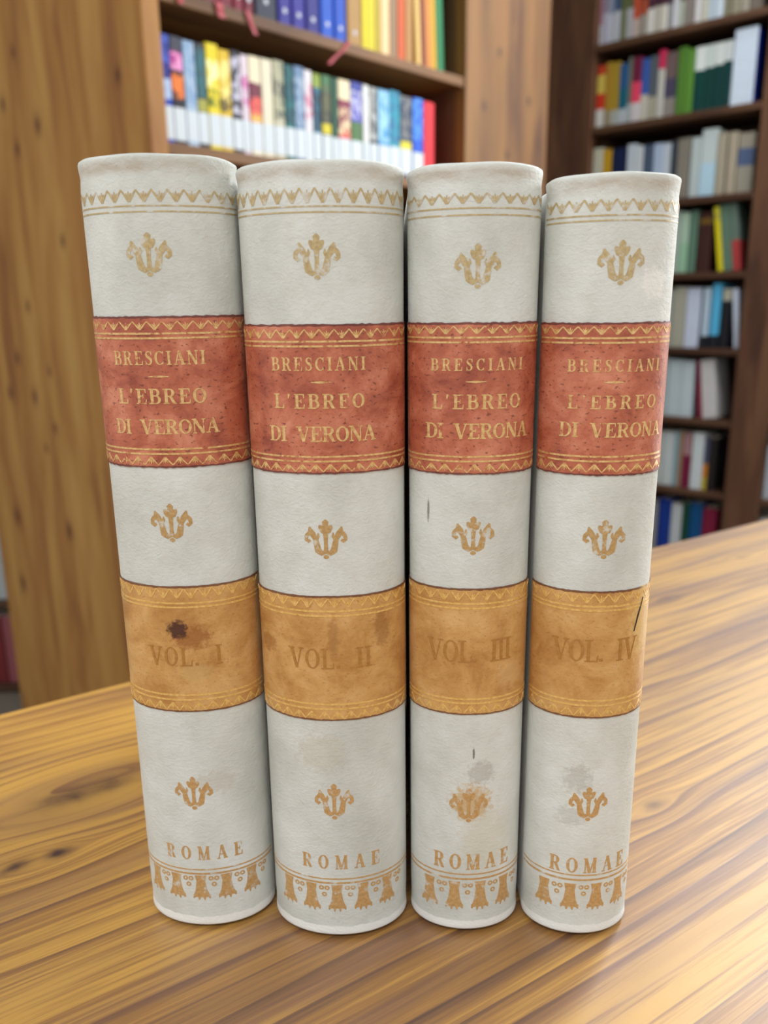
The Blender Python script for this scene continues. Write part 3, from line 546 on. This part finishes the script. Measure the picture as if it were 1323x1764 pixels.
class Spine:
    """half-elliptic spine: u = arc length from the middle (m), z = height"""
    def __init__(s, a, b, h):
        s.a, s.b, s.h = a, b, h; s.n = 400; s.tab = [0.0]
        for i in range(s.n):
            t0, t1 = PI / 2 * i / s.n, PI / 2 * (i + 1) / s.n
            s.tab.append(s.tab[-1] + math.hypot(a * (math.sin(t1) - math.sin(t0)), b * (math.cos(t1) - math.cos(t0))))
        s.half = s.tab[-1]
    def theta(s, u):
        au = min(abs(u), s.half); lo, hi = 0, s.n
        while hi - lo > 1:
            md = (lo + hi) // 2
            if s.tab[md] <= au: lo = md
            else: hi = md
        f = (au - s.tab[lo]) / max(s.tab[hi] - s.tab[lo], 1e-12)
        return math.copysign(PI / 2 * (lo + f) / s.n, u)
    def swell(s, z):                                     # outward swell along the height: lips at head and tail, a slight hollow below them
        k = 0.0
        zt, zb = s.h - z, z
        k += 0.00006 * math.exp(-(zt / 0.0014) ** 2) - 0.00022 * math.exp(-((zt - 0.0034) / 0.0016) ** 2)
        k += 0.00012 * math.exp(-(zb / 0.0018) ** 2) - 0.0001 * math.exp(-((zb - 0.005) / 0.002) ** 2)
        k += 0.00035 * (z / s.h) ** 4
        return k
    def at(s, u, z, off=0.0):
        t = s.theta(u); x = s.a * math.sin(t); y = s.b * (1 - math.cos(t))
        n = Vector((math.sin(t) / s.a, -math.cos(t) / s.b, 0)).normalized()
        p = Vector((x, y, z)) + n * (off + s.swell(z)); return p

def strokes_bm(sp, items, off, thick=0.00007, maxlen=0.0008):
    """items: (points, widths) in (u, z) metres -> thin raised strips that follow the spine"""
    bm = bmesh.new(); uvl = bm.loops.layers.uv.new('UVMap')
    def quad(q):
        lo = [bm.verts.new(sp.at(u, z, off - 0.00012)) for u, z in q]; up = [bm.verts.new(sp.at(u, z, off + thick)) for u, z in q]
        fs = [(bm.faces.new(up), [0, 1, 2, 3])]
        for i in range(4):
            j = (i + 1) % 4; fs.append((bm.faces.new((lo[i], lo[j], up[j], up[i])), [i, j, j, i]))
        for f, idx in fs:
            for l, k in zip(f.loops, idx): l[uvl].uv = q[k]
    for P, Wd in items:
        # resample
        pts, wd = [P[0]], [Wd[0]]
        for i in range(len(P) - 1):
            L = math.hypot(P[i + 1][0] - P[i][0], P[i + 1][1] - P[i][1]); k = max(1, int(math.ceil(L / maxlen)))
            for j in range(1, k + 1):
                f = j / k; pts.append((P[i][0] + (P[i + 1][0] - P[i][0]) * f, P[i][1] + (P[i + 1][1] - P[i][1]) * f)); wd.append(Wd[i] + (Wd[i + 1] - Wd[i]) * f)
        L, Rr = [], []
        for i, (p, w) in enumerate(zip(pts, wd)):
            a = pts[max(i - 1, 0)]; b = pts[min(i + 1, len(pts) - 1)]
            if i == 0 and P[0] == P[-1] and len(P) > 2: a = pts[-2]
            if i == len(pts) - 1 and P[0] == P[-1] and len(P) > 2: b = pts[1]
            dx, dz = b[0] - a[0], b[1] - a[1]; d = math.hypot(dx, dz) or 1
            nx, nz = -dz / d, dx / d
            L.append((p[0] + nx * w / 2, p[1] + nz * w / 2)); Rr.append((p[0] - nx * w / 2, p[1] - nz * w / 2))
        nw = max(1, int(math.ceil(max(wd) / 0.0009)))
        lp = lambda a, b, f: (a[0] + (b[0] - a[0]) * f, a[1] + (b[1] - a[1]) * f)
        for i in range(len(pts) - 1):
            for q in range(nw):
                f0, f1 = q / nw, (q + 1) / nw
                quad([lp(Rr[i], L[i], f0), lp(Rr[i + 1], L[i + 1], f0), lp(Rr[i + 1], L[i + 1], f1), lp(Rr[i], L[i], f1)])
    return bm
def text_items(s, uc, z0, z1, width, cond=0.98, fat=1.06):
    hgt = z1 - z0; nat = sum(GLYPH[c][0] for c in s) * hgt * cond; n = len(s)
    gap = (width - nat) / max(n - 1, 1); u = uc - width / 2; out = []
    sx = hgt * cond
    if gap < 0: sx *= width / nat; gap = 0
    for c in s:
        wd, st = GLYPH[c]
        for P, Wd in st:
            out.append(([(u + x * sx, z0 + y * hgt) for x, y in P], [w * sx * fat for w in Wd]))
        u += wd * sx + gap
    return out
def shape_items(strokes, uc, z0, w, h):
    return [([(uc + x * w, z0 + y * h) for x, y in P], [k * w * 1.18 for k in Wd]) for P, Wd in strokes]
FLEUR = [([(0, 0.03), (0, 0.06), (0, 0.10), (0, 0.13)], [0.04, 0.11, 0.11, 0.04]),
         ([(0, 0.20), (0, 0.45), (0, 0.66)], [0.09, 0.075, 0.10]),
         ([(0, 0.64), (0, 0.76), (0, 0.88), (0, 0.94), (0, 1.0)], [0.10, 0.13, 0.11, 0.13, 0.03])]
for sg in (-1, 1):
    FLEUR += [([(0, 0.21), (0.10 * sg, 0.17), (0.185 * sg, 0.24), (0.215 * sg, 0.38), (0.24 * sg, 0.52), (0.31 * sg, 0.65), (0.355 * sg, 0.73), (0.375 * sg, 0.82)], [0.06, 0.10, 0.135, 0.12, 0.10, 0.12, 0.10, 0.03]),
              ([(0.31 * sg, 0.66), (0.39 * sg, 0.665), (0.45 * sg, 0.60), (0.46 * sg, 0.51), (0.41 * sg, 0.455), (0.365 * sg, 0.50)], [0.06, 0.09, 0.08, 0.08, 0.07, 0.06]),
              ([(0.22 * sg, 0.50), (0.17 * sg, 0.60), (0.175 * sg, 0.68)], [0.06, 0.06, 0.02]),
              ([(0.01 * sg, 0.66), (0.07 * sg, 0.72), (0.12 * sg, 0.82), (0.15 * sg, 0.86)], [0.05, 0.10, 0.09, 0.03])]
def zigzag_items(z0, z1, u0, u1, period, w, tick=True, flip=False):
    if flip: return [([(u, z0 + z1 - z) for u, z in P], Wd) for P, Wd in zigzag_items(z0, z1, u0, u1, period, w, tick)]
    n = int(round((u1 - u0) / period)); period = (u1 - u0) / n; P = []; out = []
    zt, zb = z1, z0 + (z1 - z0) * 0.12
    for i in range(n):
        ua = u0 + i * period
        out.append(([(ua, zt), (ua + period / 2, zb)], [w * 0.7, w * 1.35])); out.append(([(ua + period / 2, zb), (ua + period, zt)], [w * 1.35, w * 0.7]))
        if tick:
            uc = ua + period / 2; hh = z1 - z0
            out.append(([(uc, zb + hh * 0.05), (uc, zt - hh * 0.12)], [w * 1.5, w * 0.5]))
            for sg in (-1, 1): out.append(([(uc, zb + hh * 0.25), (uc + sg * period * 0.17, zb + hh * 0.62)], [w * 0.9, w * 0.3]))
    return out
def line_items(z, u0, u1, w): return [([(u0, z), (u1, z)], [w, w])]
def palmette_items(z0, z1, u0, u1, period):
    n = max(1, int((u1 - u0) / period)); out = []; hh = z1 - z0; off = (u0 + u1) / 2 - n * period / 2
    for i in range(n + 1):
        u = off + i * period
        if u - period * 0.3 < u0 or u + period * 0.3 > u1: continue
        out.append(([(u, z1), (u, z1 - hh * 0.25), (u, z0 + hh * 0.4), (u, z0 + hh * 0.12)], [period * 0.44, period * 0.34, period * 0.46, period * 0.70]))
        for k, dz in ((-0.26, 0.07), (-0.09, 0.0), (0.09, 0.0), (0.26, 0.07)):
            out.append(([(u + k * period, z0 + hh * 0.2), (u + k * 1.25 * period, z0 + hh * dz)], [period * 0.17, period * 0.03]))
        if u + period * 0.8 < u1:
            for du, dz in ((0.40, 0.12), (0.62, 0.12), (0.51, 0.36)):
                cx, cz, r = u + du * period, z1 - hh * dz, period * 0.075
                ring = [(cx + r * math.cos(a * PI / 4), cz + r * math.sin(a * PI / 4)) for a in range(9)]
                out.append((ring, [period * 0.06] * 9))
    return out

def uv_band(sp, z0, z1, u0, u1, off, nz=6, thick=0.00022, nu=56, wob=0.0, seed=0):
    bm = bmesh.new(); uvl = bm.loops.layers.uv.new('UVMap'); rn = random.Random(seed)
    ed = [(rn.uniform(-wob, wob), rn.uniform(-wob, wob)) for _ in range(nu + 1)]
    uu = [u0 + (u1 - u0) * i / nu for i in range(nu + 1)]
    g = []
    for j in range(nz + 1):
        row = []
        for i, u in enumerate(uu):
            za, zb = z0 + ed[i][0], z1 + ed[i][1]; row.append((u, za + (zb - za) * j / nz))
        g.append(row)
    top = [[bm.verts.new(sp.at(u, z, off + thick)) for u, z in r] for r in g]
    bot = [[bm.verts.new(sp.at(u, z, off)) for u, z in r] for r in g]
    def face(vs, cs):
        f = bm.faces.new(vs)
        for l, c in zip(f.loops, cs): l[uvl].uv = c
        f.smooth = True; return f
    for j in range(nz):
        for i in range(nu):
            ix = ((j, i), (j, i + 1), (j + 1, i + 1), (j + 1, i)); face([top[a][b] for a, b in ix], [g[a][b] for a, b in ix])
            face([bot[a][b] for a, b in ix][::-1], [g[a][b] for a, b in ix][::-1])
    def side(q):
        vs = [bm.verts.new(sp.at(u, z, o)) for (u, z), o in q]
        face(vs, [p for p, _ in q]).smooth = False
    tk = off + thick
    for i in range(nu):
        for j in (0, nz): side([(g[j][i], tk), (g[j][i + 1], tk), (g[j][i + 1], off), (g[j][i], off)])
    for j in range(nz):
        for i in (0, nu): side([(g[j][i], tk), (g[j + 1][i], tk), (g[j + 1][i], off), (g[j][i], off)])
    return bm

def vellum(name, seed, h, stains=()):
    n = Nodes(name, 0.55, 0, 0.35); uv = n.add(n.coord('UV'), (0, 0, seed * 0.37)); raw = n.coord('UV')
    g = n.noise(n.scale(uv, (1, 0.7, 1)), 55, 4, 0.6); g2 = n.noise(uv, 260, 4, 0.65); 
    col = n.ramp(g, [(0.3, srgb(196, 199, 192)), (0.5, srgb(211, 214, 208)), (0.7, srgb(223, 227, 224))])
    col = n.mix(n.rng(g2, 0.55, 0.8, 0, 0.22), col, srgb(190, 184, 166))
    x, y, _ = n.sep(raw)
    worn = n.ma('LESS_THAN', n.ma('ADD', y, n.ma('MULTIPLY', n.ma('SUBTRACT', n.noise(uv, 400, 3), 0.5), 0.0012)), 0.0036)   # rubbed white tail edge
    col = n.mix(n.ma('MULTIPLY', worn, 0.8), col, srgb(240, 240, 236))
    capd = n.rng(n.noise(n.scale(uv, (1, 2.5, 1)), 160, 3), 0.35, 0.65, 0.0, 0.55)
    cap = n.ma('MULTIPLY', n.ma('MULTIPLY', n.rng(y, h - 0.0042, h - 0.0026), n.rng(y, h - 0.0008, h - 0.0016)), capd)   # patchy darker band in the crease below the head lip
    col = n.mix(cap, col, srgb(176, 160, 138))
    for (u, v, ru, rv, c, amt) in stains:
        col = n.mix(n.ma('MULTIPLY', n.spot(raw, u, v, ru, rv), amt), col, c)
    hgt = n.ma('ADD', n.noise(n.scale(uv, (1, 1.3, 1)), 900, 4, 0.6, 0.6), n.ma('MULTIPLY', n.noise(uv, 160, 2), 1.5))
    n.bump(hgt, 0.30, 0.0007)
    return n.color(col)
def leather(name, seed, base, lo, hi, speck, rough, stains=(), z0=0, z1=1):
    n = Nodes(name, rough, 0, 0.5); raw = n.coord('UV'); uv = n.add(raw, (0, 0, seed * 0.41))
    g = n.noise(uv, 110, 5, 0.65, 0.4)
    col = n.ramp(g, [(0.32, lo), (0.5, base), (0.68, hi)])
    sp = n.noise(n.scale(uv, (1, 1.6, 1)), 900, 2, 0.5); sp2 = n.noise(uv, 1900, 2)
    col = n.mix(n.rng(sp, 0.61, 0.68, 0, 0.7 if 'red' in name else 0.3), col, speck)
    col = n.mix(n.rng(sp2, 0.66, 0.74, 0, 0.45), col, speck)
    x, y, _ = n.sep(raw)
    w = n.ma('MULTIPLY', n.ma('SUBTRACT', n.noise(uv, 700, 3), 0.5), 0.0007)
    e = n.ma('ADD', n.ma('LESS_THAN', n.ma('ADD', y, w), z0 + 0.0004), n.ma('GREATER_THAN', n.ma('ADD', y, w), z1 - 0.00045), clamp=True)
    col = n.mix(n.ma('MULTIPLY', e, 0.8), col, srgb(84, 40, 40))
    for (u, v, ru, rv, c, amt) in stains:
        col = n.mix(n.ma('MULTIPLY', n.spot(raw, u, v, ru, rv), amt), col, c)
    n.bump(n.ma('ADD', n.noise(uv, 800, 4, 0.6), n.noise(uv, 260, 3)), 0.28, 0.0005)
    return n.color(col)
def gilt(name, seed, c1, c2, under, wear, metal, rough):
    n = Nodes(name, rough, metal, 0.5); uv = n.add(n.coord('UV'), (seed * 0.53, 0, seed * 0.29))
    g = n.noise(uv, 420, 4, 0.65); g2 = n.noise(uv, 1300, 3)
    col = n.mix(n.rng(g2, 0.35, 0.65), c1, c2)
    wr = n.rng(n.ma('ADD', n.ma('MULTIPLY', g, 0.8), n.ma('MULTIPLY', g2, 0.2)), 0.60 - wear * 0.25, 0.70 - wear * 0.25)
    n.put(n.b.inputs['Metallic'], n.ma('MULTIPLY', n.ma('SUBTRACT', 1.0, wr), metal))
    return n.color(n.mix(wr, col, under))

DIST = {1: 0.1739, 2: 0.1699, 3: 0.1713, 4: 0.1694}
GREY, BROWNST = srgb(150, 146, 134), srgb(176, 156, 118)
VOLS = [
 dict(no=1, tu=-0.0001, x=-0.0481, a=0.0166, b=0.0115, rz=-2.0, bd=-0.0003, cx=(252, 337), num='VOL. I', word='dark brown stain on ochre label, leftmost',
      top=267, base=1592, zz1=(329, 352), ln1=(357, 367), em1=(403, 481), red=(547, 808), rz1=(556, 572), rl1=(577, 585), bres=(607, 631), dash=651, leb=(672, 698), dver=(725, 750), rl2=(776, 784), rz2=(788, 803),
      em2=(870, 938), och=(1012, 1228), oz1=(1016, 1034), ol1=(1041, 1048), vol=(1116, 1149), ol2=(1199, 1207), oz2=(1210, 1225), em3=(1340, 1398), rom=(1457, 1483), lnb=(1500, 1507), pal=(1510, 1552), volw=0.0175, vu=0.0006,
      st_v=[(0.006, 1350, 0.006, 0.004, srgb(190, 186, 172), 0.5)], st_o=[(0.0025, 1100, 0.0056, 0.0036, srgb(150, 92, 42), 0.75), (-0.0006, 1086, 0.0030, 0.0027, srgb(72, 40, 32), 0.95), (0.003, 1160, 0.005, 0.003, srgb(206, 172, 112), 0.5)]),
 dict(no=2, tu=-0.0006, x=-0.0130, a=0.0174, b=0.0118, rz=-1.5, bd=-0.0003, cx=(540, 587), num='VOL. II', word='glossy rule under its number, second from left',
      top=277, base=1609, zz1=(326, 355), ln1=(358, 368), em1=(405, 487), red=(561, 819), rz1=(570, 587), rl1=(591, 599), bres=(618, 641), dash=661, leb=(681, 706), dver=(737, 763), rl2=(789, 797), rz2=(801, 815),
      em2=(897, 967), och=(1029, 1243), oz1=(1033, 1050), ol1=(1055, 1063), vol=(1119, 1154), ol2=(1215, 1223), oz2=(1226, 1240), em3=(1352, 1415), rom=(1472, 1499), lnb=(1516, 1523), pal=(1526, 1572), volw=0.0195, vu=0.0001,
      st_v=[(-0.003, 1300, 0.007, 0.006, srgb(192, 184, 164), 0.4)], st_o=[(0.001, 1100, 0.0016, 0.006, srgb(160, 112, 60), 0.6), (0.0125, 1090, 0.0025, 0.006, srgb(140, 90, 40), 0.5), (-0.016, 1120, 0.003, 0.003, srgb(150, 96, 44), 0.6)]),
 dict(no=3, x=0.0199, a=0.0140, b=0.0100, rz=-0.7, bd=-0.0002, cx=(822, 796), num='VOL. III', word='smudged lowest emblem, third from left',
      top=282, base=1603, zz1=(335, 354), ln1=(361, 373), em1=(422, 502), red=(558, 820), rz1=(564, 579), rl1=(584, 592), bres=(620, 641), dash=660, leb=(682, 707), dver=(732, 758), rl2=(789, 797), rz2=(801, 816),
      em2=(892, 960), och=(1016, 1233), oz1=(1021, 1038), ol1=(1042, 1050), vol=(1105, 1143), ol2=(1206, 1213), oz2=(1216, 1230), em3=(1360, 1420), rom=(1470, 1500), lnb=(1508, 1516), pal=(1521, 1570), volw=0.0202, vu=-0.0003,
      st_v=[(0.003, 1335, 0.0042, 0.004, GREY, 0.42), (0.0008, 1385, 0.0058, 0.0055, srgb(200, 162, 98), 0.75), (0.004, 1450, 0.007, 0.012, srgb(204, 196, 168), 0.35), (-0.0105, 885, 0.0004, 0.003, srgb(90, 84, 74), 0.7), (0.001, 1300, 0.0003, 0.0018, srgb(80, 76, 70), 0.8)], st_o=[(0.01, 1170, 0.004, 0.004, srgb(214, 178, 124), 0.5)]),
 dict(no=4, x=0.0488, a=0.0136, b=0.0100, rz=-0.3, bd=-0.0002, cx=(1074, 985), num='VOL. IV', word='black scratch on ochre label, rightmost',
      top=299, base=1607, zz1=(345, 367), ln1=(373, 382), em1=(416, 496), red=(558, 822), rz1=(565, 580), rl1=(585, 593), bres=(622, 643), dash=661, leb=(684, 707), dver=(731, 756), rl2=(789, 797), rz2=(801, 816),
      em2=(898, 967), och=(1021, 1239), oz1=(1026, 1042), ol1=(1047, 1054), vol=(1104, 1142), ol2=(1209, 1217), oz2=(1220, 1235), em3=(1358, 1418), rom=(1477, 1506), lnb=(1510, 1518), pal=(1525, 1570), volw=0.0203, vu=-0.0002,
      st_v=[(0.0075, 490, 0.004, 0.0035, srgb(238, 238, 234), 0.8), (-0.003, 1345, 0.0042, 0.0045, GREY, 0.36), (-0.0045, 1410, 0.004, 0.0035, GREY, 0.3)], st_o=[(0.0125, 1075, 0.006, 0.012, srgb(222, 188, 124), 0.75)]),
]
GILT_U = {'v': srgb(206, 202, 190), 'r': srgb(176, 92, 62), 'o': srgb(190, 138, 72)}
TITLE = {'BRESCIANI': 0.0203, "L'EBREO": 0.0196, 'DI VERONA': 0.0236}
for V in VOLS:
    d = DIST[V['no']]; no = V['no']
    (xt, xb) = V['cx']
    def Z(py, xt=xt, xb=xb, V=V, d=d):
        px = xt + (xb - xt) * (py - V['top']) / (V['base'] - V['top']); v = ray(px, py); return CAM.z + v.z * (d / v.y)
    h = Z(V['top'] + 2); sp = Spine(V['a'], V['b'], h)
    root = empty('antique_volume', (V['x'], d, 0.0003), math.radians(V['rz']))
    tag(root, f'cream vellum volume lettered {V["num"]}, {V["word"]}', 'book', 'four cream antique volumes on the table')
    zs = lambda k: (Z(V[k][1]), Z(V[k][0]))
    # spine shell
    bm = bmesh.new(); uvl = bm.loops.layers.uv.new('UVMap')
    LIFT = 0.0009                                         # the spine hangs a little clear of the table, on its boards
    zz = [LIFT, LIFT + 0.0003, LIFT + 0.0007, 0.0024, 0.0034, 0.0045, 0.006, 0.009]; zz = zz + [0.012 + (h - 0.024) * i / 40 for i in range(41)] + [h - k for k in (0.009, 0.006, 0.0045, 0.0034, 0.0024, 0.0016, 0.0010, 0.0006, 0.0003, 0.0)]
    NU = 64; us = [-sp.half + 2 * sp.half * i / NU for i in range(NU + 1)]
    def inset(z): 
        e = min(z - LIFT, h - z); return -0.0006 * (1 - math.sqrt(max(0.0, 1 - (1 - min(e / 0.0007, 1)) ** 2)))
    lip = lambda u, z: z + (0.0003 - 0.0007 * (abs(u) / sp.half) ** 4 + 0.00007 * math.sin(u * 420 + 2 * no)) * (z / h) ** 40
    outer = [[bm.verts.new(sp.at(u, z, inset(z)) + Vector((0, 0, lip(u, z) - z))) for u in us] for z in zz]
    inner = [[bm.verts.new(sp.at(u, z, -0.0016) + Vector((0, 0, lip(u, z) - z))) for u in us] for z in (zz[0], zz[-1])]
    def qf(vs, cs):
        f = bm.faces.new(vs); f.smooth = True
        for l, c in zip(f.loops, cs): l[uvl].uv = c
    for j in range(len(zz) - 1):
        for i in range(NU): qf([outer[j][i], outer[j][i + 1], outer[j + 1][i + 1], outer[j + 1][i]], [(us[i], zz[j]), (us[i + 1], zz[j]), (us[i + 1], zz[j + 1]), (us[i], zz[j + 1])])
    for i in range(NU):
        qf([outer[0][i], outer[0][i + 1], inner[0][i + 1], inner[0][i]][::-1], [(us[i], 0.0)] * 4)
        qf([outer[-1][i], outer[-1][i + 1], inner[1][i + 1], inner[1][i]], [(us[i], h)] * 4)
        qf([inner[0][i], inner[0][i + 1], inner[1][i + 1], inner[1][i]][::-1], [(us[i], 0.02)] * 4)
    stv = [(u, Z(py), ru, rv, c, am) for u, py, ru, rv, c, am in V['st_v']]
    vm = vellum('vellum', no, h, stv)
    spine = link('spine', bm, vm, root)
    # boards and leaves
    for sg in (-1, 1):
        x0, x1 = sorted((sg * (V['a'] + V['bd'] - 0.0024), sg * (V['a'] + V['bd'])))
        link('cover_board', boxes((x0, x1, V['b'] + 0.0003, 0.122, 0.0, h - 0.0018)), vm, root, bev=0.0006)
    link('text_block', boxes((-V['a'] + 0.0036, V['a'] - 0.0036, V['b'] * 0.55, 0.118, 0.003, h - 0.005)), M['pages'], root)
    U = sp.half * 0.93
    gv = gilt('gilding_on_vellum', no, srgb(196, 164, 112), srgb(178, 142, 90), GILT_U['v'], 0.24, 0.15, 0.45)
    gv2 = gilt('faded_gilding_on_vellum', no + 5, srgb(198, 178, 132), srgb(178, 154, 108), GILT_U['v'], 0.32, 0.2, 0.4)
    gl = gilt('warm_gilding_on_vellum', no + 9, srgb(203, 165, 112), srgb(186, 146, 92), GILT_U['v'], 0.22, 0.1, 0.45)
    link('gilt_head_border', strokes_bm(sp, zigzag_items(*zs('zz1'), -U, U, 0.0031, 0.00042) + line_items(Z(V['ln1'][0]), -U, U, 0.0003) + line_items(Z(V['ln1'][1]), -U, U, 0.0003), 0), gv2, spine)
    for k, mm in (('em1', gv2), ('em2', gv), ('em3', gl)):
        z0, z1 = zs(k); link('gilt_emblem', strokes_bm(sp, shape_items(FLEUR, 0.0, z0, 0.0095, z1 - z0), 0), mm, spine)
    z0, z1 = zs('rom'); link('imprint_lettering', strokes_bm(sp, text_items('ROMAE', 0.0012, z0, z0 + 0.88 * (z1 - z0), 0.0198, 0.72, 1.3), 0), gl, spine)
    link('gilt_tail_border', strokes_bm(sp, palmette_items(*zs('pal'), -U, U, 0.0066) + line_items(Z(V['lnb'][0]), -U, U, 0.00035) + line_items(Z(V['lnb'][1]), -U, U, 0.0005), 0), gl, spine)
    # red title label
    z0, z1 = zs('red')
    red = leather('red_leather', no, srgb(186, 104, 76), srgb(148, 70, 50), srgb(212, 138, 108), srgb(96, 44, 34), 0.42, (), z0, z1)
    lab = tag(link('title_label', uv_band(sp, z0, z1, -sp.half * 0.985, sp.half * 0.985, 0.0, wob=0.00012, seed=no), red, root), 'red leather title label')
    OFF = 0.00022
    gr = gilt('gilding_on_red', no + 20, srgb(232, 198, 136), srgb(204, 164, 102), GILT_U['r'], 0.19, 0.2, 0.35)
    it = []
    for s, k in (('BRESCIANI', 'bres'), ("L'EBREO", 'leb'), ('DI VERONA', 'dver')):
        za, zb = zs(k); it += text_items(s, V.get('tu', 0.0004) + (0.0 if s != 'DI VERONA' else 0.0004), za, zb, TITLE[s], 0.88 if k == 'bres' else 1.0)
    it += [([(-0.0022, Z(V['dash'])), (0, Z(V['dash'])), (0.0022, Z(V['dash']))], [0.0001, 0.0005, 0.0001])]
    link('title_lettering', strokes_bm(sp, it, OFF), gr, lab)
    gr2 = gilt('border_gilding_on_red', no + 30, srgb(234, 198, 136), srgb(204, 160, 96), GILT_U['r'], 0.24, 0.25, 0.3)
    for kl, kz in (('rl1', 'rz1'), ('rl2', 'rz2')):
        it = [q for py in V[kl] for q in line_items(Z(py), -U, U, 0.0004)]; za, zb = zs(kz)
        link('gilt_border', strokes_bm(sp, it + zigzag_items(za, zb, -U, U, 0.0031, 0.00032, True, kz == 'rz2'), OFF), gr2, lab)
    # ochre volume label
    z0, z1 = zs('och')
    sto = [(u, Z(py), ru, rv, c, am) for u, py, ru, rv, c, am in V['st_o']]
    och = leather('ochre_leather', no + 11, srgb(202, 154, 92), srgb(180, 128, 68), srgb(216, 174, 114), srgb(140, 90, 44), 0.36, sto, z0, z1)
    lab2 = tag(link('volume_label', uv_band(sp, z0, z1, -sp.half * 0.985, sp.half * 0.985, 0.0, wob=0.00006, seed=no + 50), och, root), 'ochre leather volume label')
    go = gilt('gilding_on_ochre', no + 40, srgb(236, 200, 126), srgb(216, 172, 92), GILT_U['o'], 0.12, 0.2, 0.25)
    gw = gilt('worn_gilding_on_ochre', no + 45, srgb(168, 118, 57), srgb(182, 132, 70), GILT_U['o'], -0.4, 0.1, 0.3)
    za, zb = zs('vol'); link('volume_lettering', strokes_bm(sp, text_items(V['num'], V['vu'], za, zb, V['volw'], 0.78, 0.9), OFF, 0.00010), gw, lab2)
    for kl, kz in (('ol1', 'oz1'), ('ol2', 'oz2')):
        it = [q for py in V[kl] for q in line_items(Z(py), -U, U, 0.00045)]; za, zb = zs(kz)
        link('gilt_border', strokes_bm(sp, it + zigzag_items(za, zb, -U, U, 0.0031, 0.00034, True, kz == 'oz2'), OFF), go, lab2)
    if no == 4:
        sc = plain('black_scratch', srgb(40, 30, 26), 0.7)
        link('scratch', strokes_bm(sp, [([(0.0088, Z(1096)), (0.0098, Z(1070)), (0.0112, Z(1040))], [0.0002, 0.0004, 0.00015])], OFF + 0.0001, 0.00003), sc, lab2)
